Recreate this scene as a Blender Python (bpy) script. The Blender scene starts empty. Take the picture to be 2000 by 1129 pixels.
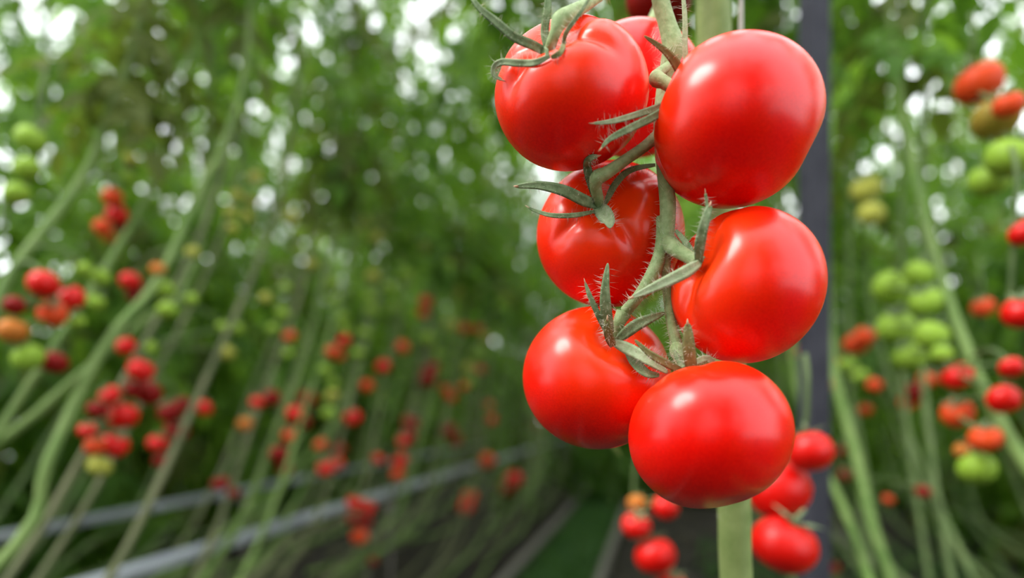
import bpy, math, random
from math import sin, cos, pi, exp, sqrt, atan2, radians
from mathutils import Vector, Matrix, Quaternion
from mathutils.bvhtree import BVHTree

random.seed(11)
scene = bpy.context.scene
COL = scene.collection

# ------------------------------------------------------------------ camera, sky, sun, exposure
F = 2000 * 24.0 / 36.0                      # focal length in photo pixels
CX, CY = 1000.0, 800.0                      # level camera; the horizon lies low in the frame (lens shift)
YAW = radians(12.27)                        # the rows run along +Y, the camera looks a little to their left
CAM = Vector((0, 0, 0.95))
FWD = Vector((-sin(YAW), cos(YAW), 0))
RGT = Vector((cos(YAW), sin(YAW), 0))
UP = Vector((0, 0, 1))

cd = bpy.data.cameras.new('camera')
cam = bpy.data.objects.new('camera', cd)
COL.objects.link(cam)
cam.location = CAM
cam.rotation_euler = (pi / 2, 0, YAW)
cd.sensor_width = 36
cd.lens = 24
cd.shift_y = (CY - 564.5) / 2000
cd.clip_start = 0.02
cd.dof.use_dof = True
cd.dof.focus_distance = 0.365
cd.dof.aperture_fstop = 2.45
cd.dof.aperture_blades = 0
scene.camera = cam

w = bpy.data.worlds.new('overcast_sky')
scene.world = w
w.use_nodes = True
bg = w.node_tree.nodes['Background']
bg.inputs['Color'].default_value = (0.93, 0.96, 1.0, 1)
bg.inputs['Strength'].default_value = 4.0

sd = bpy.data.lights.new('diffused_sun', 'SUN')
sd.energy = 5.0
sd.angle = radians(25)
sd.color = (1.0, 0.97, 0.92)
sun = bpy.data.objects.new('diffused_sun', sd)
COL.objects.link(sun)
to_sun = (-0.60 * RGT + 0.74 * UP - 0.24 * FWD).normalized()
sun.rotation_euler = to_sun.to_track_quat('Z', 'Y').to_euler()

scene.view_settings.view_transform = 'Standard'
scene.view_settings.look = 'None'
scene.view_settings.gamma = 1
scene.view_settings.use_curve_mapping = False
scene.view_settings.exposure = -0.22


# ------------------------------------------------------------------ helpers
def px(x, y, d):
    """Point seen at photo pixel (x, y) at d metres in front of the camera plane."""
    return CAM + d * (FWD + (x - CX) / F * RGT + (CY - y) / F * UP)


def on_plane(x, y, X):
    """Point seen at pixel (x, y) in the vertical plane of the row at world X."""
    v = FWD + (x - CX) / F * RGT + (CY - y) / F * UP
    d = X / v.x
    return CAM + d * v, d


def depth_of(p):
    return (p - CAM).dot(FWD)


def to_px(p):
    v = p - CAM
    d = v.dot(FWD)
    return CX + v.dot(RGT) / d * F, CY - v.z / d * F, d


def mesh(name, verts, faces, mat, smooth=True):
    me = bpy.data.meshes.new(name)
    me.from_pydata([tuple(v) for v in verts], [], faces)
    if smooth:
        me.polygons.foreach_set('use_smooth', [True] * len(me.polygons))
    if mat:
        me.materials.append(mat)
    me.update()
    return me


def link(name, data, parent=None, loc=None):
    o = bpy.data.objects.new(name, data)
    COL.objects.link(o)
    if parent:
        o.parent = parent
    if loc is not None:
        o.location = loc
    return o


def tag(o, label=None, cat=None, group=None, kind=None):
    if label: o['label'] = label
    if cat: o['category'] = cat
    if group: o['group'] = group
    if kind: o['kind'] = kind
    return o


def part(name, vf, mat, root, origin, parent=None, kind=None):
    """World-space (verts, faces) as a mesh part of root, whose own origin is `origin`."""
    vs, fs = vf
    o = link(name, mesh(name, [Vector(v) - origin for v in vs], fs, mat), parent or root)
    if kind: o['kind'] = kind
    return o


def merge(*vfs):
    V, Fc = [], []
    for vs, fs in vfs:
        n = len(V)
        V += list(vs)
        Fc += [tuple(i + n for i in f) for f in fs]
    return V, Fc


def smooth_path(pts, n):
    """Catmull-Rom through pts (tuples of any length), n samples."""
    pts = [tuple(p) for p in pts]
    m = len(pts)
    out = []
    for k in range(n):
        t = k / (n - 1) * (m - 1)
        i = min(int(t), m - 2)
        u = t - i
        p0 = pts[max(i - 1, 0)]; p1 = pts[i]; p2 = pts[i + 1]; p3 = pts[min(i + 2, m - 1)]
        out.append(tuple(0.5 * (2 * b + (c - a) * u + (2 * a - 5 * b + 4 * c - d) * u * u + (3 * b - a - 3 * c + d) * u ** 3)
                         for a, b, c, d in zip(p0, p1, p2, p3)))
    return out


def tube(pts, radii, sides=10, flat=1.0, cap=True):
    """Swept tube; radii one number or one per point."""
    pts = [Vector(p) for p in pts]
    n = len(pts)
    if not hasattr(radii, '__len__'):
        radii = [radii] * n
    V, Fc = [], []
    t0 = (pts[1] - pts[0]).normalized()
    ref = Vector((0, 0, 1)) if abs(t0.z) < 0.9 else Vector((1, 0, 0))
    u = t0.cross(ref).normalized()
    for i, p in enumerate(pts):
        t = (pts[min(i + 1, n - 1)] - pts[max(i - 1, 0)]).normalized()
        u = (u - t * u.dot(t)).normalized()
        v = t.cross(u)
        for s in range(sides):
            a = 2 * pi * s / sides
            V.append(p + radii[i] * (cos(a) * u + flat * sin(a) * v))
    for i in range(n - 1):
        for s in range(sides):
            a = i * sides + s
            b = i * sides + (s + 1) % sides
            Fc.append((a, b, b + sides, a + sides))
    if cap:
        Fc.append(tuple(range(sides - 1, -1, -1)))
        Fc.append(tuple((n - 1) * sides + s for s in range(sides)))
    return V, Fc


def blade(pts, width, fold=0.35, twist=0.0, base=0.55, tip=0.12):
    """A pointed sepal along pts: two folded halves round a midrib, with real thickness, broad side towards the viewer's side."""
    pts = [Vector(p) for p in pts]
    n = len(pts)
    V, Fc = [], []
    S = 8
    for i, p in enumerate(pts):
        t = i / (n - 1)
        tan = (pts[min(i + 1, n - 1)] - pts[max(i - 1, 0)]).normalized()
        face = (CAM - p).normalized()
        side = tan.cross(face)
        if side.length < 0.05:
            side = RGT.copy()
        side.normalize()
        face = side.cross(tan).normalized()
        a = twist * t
        sd_, fc_ = side * cos(a) + face * sin(a), face * cos(a) - side * sin(a)
        if t < 0.3:
            w_ = base + (1 - base) * sin(t / 0.3 * pi / 2)
        else:
            w_ = tip + (1 - tip) * cos((t - 0.3) / 0.7 * pi / 2) ** 0.8
        w_ *= width / 2
        th = 0.10 * w_ + 0.00012
        # ring: left edge, left top, midrib top, right top, right edge, right under, midrib under, left under
        prof = [(-1, fold), (-.5, fold * .45 + th / max(w_, 1e-6)), (0, th / max(w_, 1e-6)), (.5, fold * .45 + th / max(w_, 1e-6)),
                (1, fold), (.5, fold * .45 - th / max(w_, 1e-6)), (0, -2.2 * th / max(w_, 1e-6)), (-.5, fold * .45 - th / max(w_, 1e-6))]
        for x_, z_ in prof:
            V.append(p + sd_ * (x_ * w_) + fc_ * (z_ * w_))
    for i in range(n - 1):
        for s in range(S):
            a = i * S + s
            b = i * S + (s + 1) % S
            Fc.append((a, b, b + S, a + S))
    Fc.append(tuple(range(S - 1, -1, -1)))
    Fc.append(tuple((n - 1) * S + s for s in range(S)))
    return V, Fc


def hairs(paths, n, length, rnd, thick=0.00007):
    """Fine plant hairs standing off tubes: paths = [(points, radii)]."""
    V, Fc = [], []
    for _ in range(n):
        pts, rad = rnd.choice(paths)
        i = rnd.randrange(len(pts) - 1)
        a, b = Vector(pts[i]), Vector(pts[i + 1])
        p = a.lerp(b, rnd.random())
        r = rad[i] if hasattr(rad, '__len__') else rad
        t = (b - a).normalized()
        u = t.orthogonal().normalized()
        v = t.cross(u)
        an = rnd.uniform(0, 2 * pi)
        o = u * cos(an) + v * sin(an)
        L = length * rnd.uniform(0.45, 1.15)
        tip = p + o * (r + L) + t * rnd.uniform(-.4, .4) * L
        root = p + o * r * 0.95
        d = (tip - root).normalized()
        e = d.orthogonal().normalized()
        g = d.cross(e)
        k = len(V)
        for q in range(3):
            V.append(root + thick * (cos(q * 2.094) * e + sin(q * 2.094) * g))
        V.append(tip)
        Fc += [(k, k + 1, k + 3), (k + 1, k + 2, k + 3), (k + 2, k, k + 3)]
    return V, Fc


def ordinal(i):
    return ['first', 'second', 'third', 'fourth', 'fifth', 'sixth', 'seventh', 'eighth', 'ninth', 'tenth', 'eleventh', 'twelfth',
            'thirteenth', 'fourteenth', 'fifteenth', 'sixteenth', 'seventeenth', 'eighteenth', 'nineteenth', 'twentieth',
            'twenty-first', 'twenty-second', 'twenty-third', 'twenty-fourth', 'twenty-fifth', 'twenty-sixth', 'twenty-seventh',
            'twenty-eighth', 'twenty-ninth', 'thirtieth', 'thirty-first', 'thirty-second', 'thirty-third', 'thirty-fourth',
            'thirty-fifth', 'thirty-sixth', 'thirty-seventh', 'thirty-eighth', 'thirty-ninth', 'fortieth'][i]


# ------------------------------------------------------------------ materials
def principled(name, rough=0.5, spec=0.5):
    m = bpy.data.materials.new(name)
    m.use_nodes = True
    nt = m.node_tree
    b = nt.nodes['Principled BSDF']
    b.inputs['Roughness'].default_value = rough
    b.inputs['Specular IOR Level'].default_value = spec
    return m, nt, b


def noise_colour(nt, b, c1, c2, scale, detail=3.0, lo=0.35, hi=0.65, coords='Object'):
    tc = nt.nodes.new('ShaderNodeTexCoord')
    nz = nt.nodes.new('ShaderNodeTexNoise')
    nz.inputs['Scale'].default_value = scale
    nz.inputs['Detail'].default_value = detail
    nt.links.new(tc.outputs[coords], nz.inputs['Vector'])
    rp = nt.nodes.new('ShaderNodeValToRGB')
    rp.color_ramp.elements[0].position = lo
    rp.color_ramp.elements[1].position = hi
    rp.color_ramp.elements[0].color = (*c1, 1)
    rp.color_ramp.elements[1].color = (*c2, 1)
    nt.links.new(nz.outputs['Fac'], rp.inputs['Fac'])
    if b is not None:
        nt.links.new(rp.outputs['Color'], b.inputs['Base Color'])
    return tc, nz, rp


def bump(nt, b, tc, scale, strength, dist):
    nz = nt.nodes.new('ShaderNodeTexNoise')
    nz.inputs['Scale'].default_value = scale
    nz.inputs['Detail'].default_value = 2
    nt.links.new(tc.outputs['Object'], nz.inputs['Vector'])
    bp = nt.nodes.new('ShaderNodeBump')
    bp.inputs['Strength'].default_value = strength
    bp.inputs['Distance'].default_value = dist
    nt.links.new(nz.outputs['Fac'], bp.inputs['Height'])
    nt.links.new(bp.outputs['Normal'], b.inputs['Normal'])


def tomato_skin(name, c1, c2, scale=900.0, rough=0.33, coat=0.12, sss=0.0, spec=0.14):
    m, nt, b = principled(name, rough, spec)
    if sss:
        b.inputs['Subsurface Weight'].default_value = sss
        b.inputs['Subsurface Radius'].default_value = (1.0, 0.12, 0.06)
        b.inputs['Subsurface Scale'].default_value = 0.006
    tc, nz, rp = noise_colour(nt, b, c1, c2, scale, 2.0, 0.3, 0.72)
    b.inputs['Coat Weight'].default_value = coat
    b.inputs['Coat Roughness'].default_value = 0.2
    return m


M = {}
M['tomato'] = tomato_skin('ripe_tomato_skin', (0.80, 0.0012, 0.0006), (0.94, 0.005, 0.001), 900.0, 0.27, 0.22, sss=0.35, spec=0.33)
_nt = M['tomato'].node_tree                  # shoulders a little more orange, the tint also standing in for overexposed lit skin
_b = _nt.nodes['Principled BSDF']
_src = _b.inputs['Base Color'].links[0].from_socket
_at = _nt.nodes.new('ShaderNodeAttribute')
_at.attribute_name = 'shoulder_lit_tint'
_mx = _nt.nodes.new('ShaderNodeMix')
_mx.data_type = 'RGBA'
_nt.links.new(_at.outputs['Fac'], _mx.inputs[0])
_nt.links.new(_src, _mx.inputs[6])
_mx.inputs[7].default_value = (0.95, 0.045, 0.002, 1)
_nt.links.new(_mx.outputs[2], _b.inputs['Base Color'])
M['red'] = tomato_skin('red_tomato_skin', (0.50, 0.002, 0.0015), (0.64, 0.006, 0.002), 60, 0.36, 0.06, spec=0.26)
M['dark'] = tomato_skin('shaded_red_tomato_skin', (0.15, 0.003, 0.002), (0.22, 0.005, 0.003), 60, 0.42, 0.0)  # ripe red with the shade of the rows put into the colour
M['orange'] = tomato_skin('orange_tomato_skin', (0.58, 0.035, 0.008), (0.52, 0.07, 0.012), 40, 0.4, 0.0)
M['amber'] = tomato_skin('amber_tomato_skin', (0.40, 0.15, 0.02), (0.44, 0.11, 0.018), 30, 0.42, 0.0)
M['yellow'] = tomato_skin('yellow_green_tomato_skin', (0.30, 0.31, 0.045), (0.38, 0.37, 0.07), 40, 0.42, 0.0)
M['green'] = tomato_skin('green_tomato_skin', (0.18, 0.30, 0.025), (0.24, 0.37, 0.04), 40, 0.42, 0.0)
M['turning'] = tomato_skin('turning_tomato_skin', (0.16, 0.22, 0.028), (0.34, 0.12, 0.02), 22, 0.42, 0.0)


def stem_mat(name, c1, c2, scale=260, rough=0.62, sheen=0.02):
    m, nt, b = principled(name, rough, 0.2)
    tc, nz, rp = noise_colour(nt, b, c1, c2, scale, 4, 0.3, 0.7)
    b.inputs['Sheen Weight'].default_value = sheen
    bump(nt, b, tc, 900, 0.35, 0.0006)
    return m


M['stem'] = stem_mat('downy_green_stem', (0.19, 0.27, 0.105), (0.35, 0.43, 0.22), sheen=0.08)
M['sepal'] = stem_mat('sepal_green', (0.13, 0.19, 0.085), (0.27, 0.34, 0.19), 330)
M['sepal_pale'] = stem_mat('sepal_pale_green', (0.26, 0.33, 0.18), (0.40, 0.46, 0.29), 330)
M['sepal_olive'] = stem_mat('sepal_olive', (0.15, 0.15, 0.055), (0.24, 0.23, 0.09), 330)
M['sepal_tip'] = stem_mat('withered_tip', (0.42, 0.20, 0.12), (0.60, 0.42, 0.28), 400)
M['hair'], _nt, _b = principled('plant_hair', 0.5, 0.4)
_b.inputs['Base Color'].default_value = (0.62, 0.60, 0.48, 1)
M['main_stem'] = stem_mat('thick_plant_stem', (0.13, 0.18, 0.05), (0.21, 0.26, 0.09), 60)
M['vine'] = stem_mat('vine_stem', (0.07, 0.135, 0.025), (0.14, 0.20, 0.058), 14)
M['old_vine'] = stem_mat('old_vine_stem', (0.065, 0.08, 0.032), (0.135, 0.14, 0.07), 14)
M['far_vine'] = stem_mat('far_vine_stem', (0.06, 0.10, 0.03), (0.12, 0.165, 0.06), 14)


def leaf_mat(name, c1, c2, trans):
    m = bpy.data.materials.new(name)
    m.use_nodes = True
    nt = m.node_tree
    b = nt.nodes['Principled BSDF']
    b.inputs['Roughness'].default_value = 0.6
    b.inputs['Specular IOR Level'].default_value = 0.16
    tc, nz, rp = noise_colour(nt, b, c1, c2, 9, 4, 0.3, 0.7)
    tr = nt.nodes.new('ShaderNodeBsdfTranslucent')
    tr.inputs['Color'].default_value = (*trans, 1)
    mx = nt.nodes.new('ShaderNodeMixShader')
    mx.inputs[0].default_value = 0.42
    nt.links.new(b.outputs[0], mx.inputs[1])
    nt.links.new(tr.outputs[0], mx.inputs[2])
    nt.links.new(mx.outputs[0], nt.nodes['Material Output'].inputs[0])
    return m


M['leaf'] = [leaf_mat('leaf_green', (0.038, 0.095, 0.013), (0.08, 0.17, 0.024), (0.17, 0.36, 0.02)),
             leaf_mat('leaf_fresh_green', (0.068, 0.155, 0.016), (0.12, 0.23, 0.028), (0.25, 0.46, 0.032)),
             leaf_mat('leaf_olive', (0.052, 0.07, 0.013), (0.10, 0.125, 0.025), (0.17, 0.24, 0.024))]


def simple(name, c1, c2, scale, rough, metal=0.0, spec=0.5):
    m, nt, b = principled(name, rough, spec)
    b.inputs['Metallic'].default_value = metal
    tc, nz, rp = noise_colour(nt, b, c1, c2, scale, 5, 0.3, 0.7)
    return m


M['post'] = simple('grey_blue_post_paint', (0.03, 0.03, 0.04), (0.044, 0.044, 0.056), 30, 0.6, 0, 0.12)
M['gutter'] = simple('white_gutter_plastic', (0.24, 0.26, 0.285), (0.48, 0.51, 0.55), 3, 0.5)
M['rail'] = simple('dusty_steel_rail', (0.11, 0.10, 0.085), (0.17, 0.152, 0.13), 12, 0.6)
M['string'] = simple('pale_string', (0.50, 0.44, 0.40), (0.62, 0.55, 0.50), 200, 0.8)
M['soil'] = simple('dark_soil', (0.012, 0.011, 0.009), (0.034, 0.029, 0.025), 7, 0.95, 0, 0.2)
M['weed'] = leaf_mat('weed_green', (0.03, 0.085, 0.025), (0.07, 0.15, 0.04), (0.10, 0.24, 0.04))
M['litter'] = simple('dry_leaf_litter', (0.030, 0.027, 0.018), (0.085, 0.072, 0.048), 20, 0.9, 0, 0.2)

# ------------------------------------------------------------------ the setting: ground, rails, gutters, post
N = 60
gv, gf = [], []
for j in range(N + 1):
    for i in range(N + 1):
        x = -12 + 20 * i / N
        y = -5 + 40 * j / N
        gv.append((x, y, 0.018 * sin(x * 7.1 + y * 3.3) * cos(y * 5.7 - x * 2.0) - 0.02))
for j in range(N):
    for i in range(N):
        a = j * (N + 1) + i
        gf.append((a, a + 1, a + N + 2, a + N + 1))
tag(link('floor', mesh('floor', gv, gf, M['soil'])), 'dark bare soil under the tomato rows', kind='structure')


def bar(name, label, cat, p0, p1, r, mat, flat=1.0, sides=12, group=None):
    p0, p1 = Vector(p0), Vector(p1)
    n = 14
    o = Vector(p0)
    vf = tube([p0.lerp(p1, i / n) - o for i in range(n + 1)], r, sides, flat)
    ob = link(name, mesh(name, vf[0], vf[1], mat), None, o)
    return tag(ob, label, cat, group)


def rail(label, x):
    root = link('pipe_rail', None, None, (x, -1.5, 0))
    tag(root, label, 'pipe rail', 'heating pipe rails along the path')
    vf = tube([(0, 27.0 * i / 26, 0.062) for i in range(27)], 0.027, 12)
    link('pipe', mesh('pipe', *vf, M['rail']), root)
    for k in range(18):
        vf = merge(tube([(0, 0.9 + 1.5 * k, 0.0), (0, 0.9 + 1.5 * k, 0.05)], 0.012, 8),
                   tube([(-0.05, 0.9 + 1.5 * k, 0.004), (0.05, 0.9 + 1.5 * k, 0.004)], 0.012, 8))
        link('rail_stand', mesh('rail_stand', *vf, M['rail']), root)


rail('grey pipe rail on the path farther from the thick green stem', -0.80)
rail('grey pipe rail on the path, the one closer to the thick green stem', -0.31)
rail('grey pipe rail lying on the soil behind the dark post', 1.22)


def gutter(label, X, z, y0, y1):
    root = link('growing_gutter', None, None, (X, y0, z))
    tag(root, label, 'gutter', 'growing gutters')
    L = y1 - y0
    prof = [(-.022, .012), (-.026, .012), (-.020, -.010), (.020, -.010), (.026, .012), (.022, .012), (.016, -.006), (-.016, -.006)]
    V, Fc = [], []
    ns = 20
    for i in range(ns + 1):
        for a, b in prof:
            V.append((a, L * i / ns, b))
    for i in range(ns):
        for s in range(8):
            a = i * 8 + s
            b = i * 8 + (s + 1) % 8
            Fc.append((a, b, b + 8, a + 8))
    Fc += [tuple(range(8)), tuple(ns * 8 + s for s in range(7, -1, -1))]
    link('trough', mesh('trough', V, Fc, M['gutter'], False), root)
    k = 0.4
    while k < L:
        vf = merge(tube([(-.05, k, -z), (-.05, k, -.03)], 0.009, 8), tube([(.05, k, -z), (.05, k, -.03)], 0.009, 8),
                   tube([(-.07, k, -.034), (.07, k, -.034)], 0.008, 8))
        link('gutter_stand', mesh('gutter_stand', *vf, M['rail']), root)
        k += 1.6


GX1, GX2, GZ = -1.12, -1.78, 0.597
gutter('white growing gutter nearest the path on the far side of the rails', GX1, GZ, -1.0, 16)
gutter('white growing gutter farther from the path, behind the first gutter', GX2, GZ, -1.0, 16)

# post: square steel section with foot plate and a bolted wire bracket
pb = px(1590, 800, 1.22)
root = link('support_post', None, None, (pb.x, pb.y, 0))
tag(root, 'dark grey upright steel post behind the ripe tomatoes', 'post')
h = 0.0205
V = []
for z in (0, 3.4):
    for k in range(12):
        cxx, cyy = [(1, 1), (-1, 1), (-1, -1), (1, -1)][k // 3]
        a = pi / 2 * (k // 3) + pi / 4 * (k % 3)
        V.append((cxx * (h - .004) + .004 * cos(a), cyy * (h - .004) + .004 * sin(a), z))
Fc = [(k, (k + 1) % 12, 12 + (k + 1) % 12, 12 + k) for k in range(12)] + [tuple(range(11, -1, -1)), tuple(range(12, 24))]
po = link('post', mesh('post', V, Fc, M['post'], False), root)
po.rotation_euler.z = YAW + 0.2
vf = tube([(0, 0, -.004), (0, 0, .008)], 0.055, 4)
link('foot_plate', mesh('foot_plate', *vf, M['post'], False), root)

# ------------------------------------------------------------------ the ripe truss in front
def tomato_shape(k, lobes, crease, dimple, rnd, nu=84, nv=44, seam=0.16, angs=None):
    """Unit tomato, stem pole at +Z: shoulders, a dimple, and lobes divided by creases that fade towards the middle."""
    given = angs is not None
    angs = list(angs or [])
    a = rnd.uniform(0, 2 * pi)
    for i in range(0 if given else lobes):
        angs.append((a, rnd.uniform(0.55, 1.15)))
        a += 2 * pi / lobes * rnd.uniform(0.8, 1.2)
    V, Fc = [], []
    for j in range(nv + 1):
        th = pi * (j / nv) ** 1.12
        s, c = max(sin(th), 0.0), cos(th)
        r = s ** 0.92 if s > 0 else 0
        z = k * c
        if c > 0:
            z -= dimple * exp(-(r / 0.36) ** 2)
        else:
            z = k * c * (1 - 0.05 * exp(-(r / 0.3) ** 2))
        wgt = exp(-((th - 0.52) / 0.42) ** 2)
        sw = seam * min(2.6, max(0.8, 0.6 / max(r, 0.15)))
        for i in range(nu):
            ph = 2 * pi * i / nu
            cr = 0
            for a_, s_ in angs:
                dd = (ph - a_ + pi) % (2 * pi) - pi
                cr += s_ * exp(-(dd / sw) ** 2) + 0.4 * s_ * exp(-(dd / (sw * 2.4)) ** 2)
            f = 1 - crease * 0.55 * cr * wgt
            V.append(Vector((r * f * cos(ph), r * f * sin(ph), z - crease * 0.75 * cr * wgt * min(1, r * 2.2))))
    for j in range(nv):
        for i in range(nu):
            a = j * nu + i
            b = j * nu + (i + 1) % nu
            if j == 0:
                Fc.append((a, b + nu, a + nu)) if i >= 0 else None
            else:
                Fc.append((a, b, b + nu, a + nu)) if j < nv - 1 else Fc.append((a, b, b + nu, a + nu))
    return V, Fc


def cam_vec(a):
    return (a[0] * RGT + a[1] * UP - a[2] * FWD).normalized()


BVH = {}
POLE = {}


def fruit_mesh(key, box, d, axis, spin, k, lobes, crease, dimple, seed, seam=0.16):
    """Tomato whose picture fills box (x0, y0, x1, y1) at depth d, its stem end along axis (right, up, towards camera)."""
    rnd = random.Random(seed)
    A = cam_vec(axis)
    q = A.to_track_quat('Z', 'Y') @ Quaternion((0, 0, 1), spin)
    angs = None
    if not isinstance(lobes, int):            # creases given by the way they run in the picture: (dx, dy, strength)
        angs = []
        for dx, dy, st in lobes:
            e = q.inverted() @ (RGT * dx - UP * dy)
            angs.append((atan2(e.y, e.x), st))
    V, Fc = tomato_shape(k, lobes, crease, dimple, rnd, seam=seam * 1.25, angs=angs)
    V = [q @ v for v in V]
    x0, y0, x1, y1 = box
    c = px((x0 + x1) / 2, (y0 + y1) / 2, d)
    sx = (x1 - x0) / 2 * d / F
    sy = (y1 - y0) / 2 * d / F
    loc = [(v.dot(RGT), v.z, v.dot(FWD)) for v in V]
    ox = oy = 0.0
    for _ in range(6):
        sz = (sx + sy) / 2
        W = [c + RGT * (a * sx + ox) + UP * (b * sy + oy) + FWD * (e * sz) for a, b, e in loc]
        P = [to_px(p) for p in W]
        bx0 = min(p[0] for p in P); bx1 = max(p[0] for p in P)
        by0 = min(p[1] for p in P); by1 = max(p[1] for p in P)
        sx *= (x1 - x0) / (bx1 - bx0)
        sy *= (y1 - y0) / (by1 - by0)
        ox += ((x0 + x1) / 2 - (bx0 + bx1) / 2) * d / F
        oy -= ((y0 + y1) / 2 - (by0 + by1) / 2) * d / F
    BVH[key] = BVHTree.FromPolygons(W, Fc)
    POLE[key] = (W[0].copy(), A)
    return W, Fc, c


def surf_depth(key, x, y):
    v = (FWD + (x - CX) / F * RGT + (CY - y) / F * UP)
    h_ = BVH[key].ray_cast(CAM, v.normalized(), 2.0)
    return depth_of(h_[0]) if h_[0] is not None else None


def path_px(pts, n, clear=(), gap=0.0022):
    """Smooth path through (px, py, depth); kept in front of the fruits named in clear."""
    sm = smooth_path(pts, n)
    out = []
    for x, y, d in sm:
        for key in clear:
            s_ = surf_depth(key, x, y)
            if s_ is not None and d > s_ - gap:
                d = s_ - gap
        out.append((x, y, d))
    # even out the depth steps
    for _ in range(3):
        out = [out[0]] + [(out[i][0], out[i][1], min(out[i][2], (out[i - 1][2] + out[i][2] + out[i + 1][2]) / 3 + 0.0008))
                          for i in range(1, len(out) - 1)] + [out[-1]]
    return [px(*p) for p in out]


def star(c, axis, r, rnd):
    """Small five-lobed green disc where the sepals join."""
    A = Vector(axis).normalized()
    u = A.orthogonal().normalized()
    v = A.cross(u)
    V, Fc = [], []
    n = 20
    for lay, (rr, hh) in enumerate([(0.25, 0.5), (0.8, 0.35), (1.0, 0.0), (0.5, -0.4)]):
        for i in range(n):
            a = 2 * pi * i / n
            q = rr * r * (1 + 0.18 * cos(5 * a))
            V.append(c + q * (cos(a) * u + sin(a) * v) + hh * r * 0.6 * A)
    for l in range(3):
        for i in range(n):
            a = l * n + i
            b = l * n + (i + 1) % n
            Fc.append((a, a + n, b + n, b))
    Fc.append(tuple(range(n)))
    Fc.append(tuple(3 * n + i for i in range(n - 1, -1, -1)))
    return V, Fc


PXM = 0.365 / F       # metres per pixel at the focal plane
hair_paths = []


def hero(key, box, d, axis, spin, k, lobes, crease, dimple, seed, label, sepals, pedicel=None, cal=None, clear=None, seam=0.16, star_r=None):
    W, Fc, c = fruit_mesh(key, box, d, axis, spin, k, lobes, crease, dimple, seed, seam)
    root = link('tomato', None, None, c)
    tag(root, label, 'tomato', 'ripe tomatoes of the truss in focus')
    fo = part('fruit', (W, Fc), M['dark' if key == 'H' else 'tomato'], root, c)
    at_ = fo.data.attributes.new('shoulder_lit_tint', 'FLOAT', 'POINT')
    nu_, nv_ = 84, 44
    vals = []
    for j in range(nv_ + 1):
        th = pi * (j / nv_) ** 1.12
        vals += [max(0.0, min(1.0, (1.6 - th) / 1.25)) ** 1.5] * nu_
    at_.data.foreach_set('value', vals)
    if not sepals:
        return root
    rnd = random.Random(seed + 5)
    cc = px(*cal) if cal else POLE[key][0]
    cx_ = part('calyx', star(cc, POLE[key][1], star_r or 0.0042, rnd), M['sepal'], root, c)
    cx_['label'] = 'green calyx with long curling sepals'
    for s in sepals:
        pts, wd, mat = s[0], s[1], s[2]
        opt = s[3] if len(s) > 3 else {}
        P = path_px(pts, 26, opt.get('clear', (key,) if clear is None else clear))
        part('sepal', blade(P, wd * PXM, opt.get('fold', 0.35), opt.get('twist', 0.0), opt.get('base', 0.55), opt.get('tip', 0.14)), M[mat], root, c, cx_)
        hair_paths.append((P[2:-2], wd * PXM * 0.4))
        if opt.get('wither'):
            tp = P[-1]
            dr = (P[-1] - P[-3]).normalized()
            r0 = wd * PXM * 0.09
            tv = tube([tp - dr * 3 * PXM, tp + dr * 3 * PXM, tp + dr * 8 * PXM + UP * PXM], [r0 * 1.3, r0 * 1.2, r0 * 0.3], 6)
            part('withered_tip', tv, M['sepal_tip'], root, c, cx_)
    if pedicel:
        pts, rad = pedicel
        P = path_px(pts, 28, ())
        rr = [r * PXM for (r,) in smooth_path([(r,) for r in rad], 28)]
        part('pedicel', tube(P, rr, 14), M['stem'], root, c)
        hair_paths.append((P, rr))
    return root


# fruit centres are ordered in depth so that neighbours touch without meeting
hero('A', (966, 26, 1268, 335), 0.365, (-0.34, 0.60, 0.72), 0.35, 0.93, [(-40, 45, 1.15), (42, 28, .8), (60, -55, 1.1), (-70, -15, .8)], 0.12, 0.32, 3,
     'ripe red tomato at the top of the truss with a long whip-like sepal', [
         ([(1070, 104, .342), (1040, 88, .336), (1005, 72, .334), (968, 42, .333), (935, 14, .333), (916, -14, .334)], 17, 'sepal', {'tip': .22, 'base': .8}),
         ([(1074, 109, .342), (1045, 122, .338), (1010, 123, .338), (982, 121, .342), (966, 129, .345), (965, 146, .346), (980, 156, .346)], 13, 'sepal_pale', {'wither': 1, 'tip': .35}),
         ([(1076, 112, .341), (1093, 104, .338), (1101, 86, .336), (1103, 68, .336)], 10, 'sepal_olive', {'tip': .3}),
         ([(1100, 84, .336), (1108, 60, .331), (1132, 27, .328), (1154, -8, .328)], 8, 'sepal', {'tip': .5}),
         ([(1070, 100, .346), (1064, 62, .346), (1069, 20, .344), (1071, -14, .343)], 16, 'sepal', {'tip': .6, 'clear': ()}),
     ], ([(1072, 108, .345), (1076, 88, .339), (1086, 60, .336), (1094, 40, .337), (1112, 28, .340), (1150, 6, .352), (1190, -22, .368)],
         [8, 10, 11, 16, 14.5, 11, 10]), (1072, 108, .343), seam=0.13)

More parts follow.
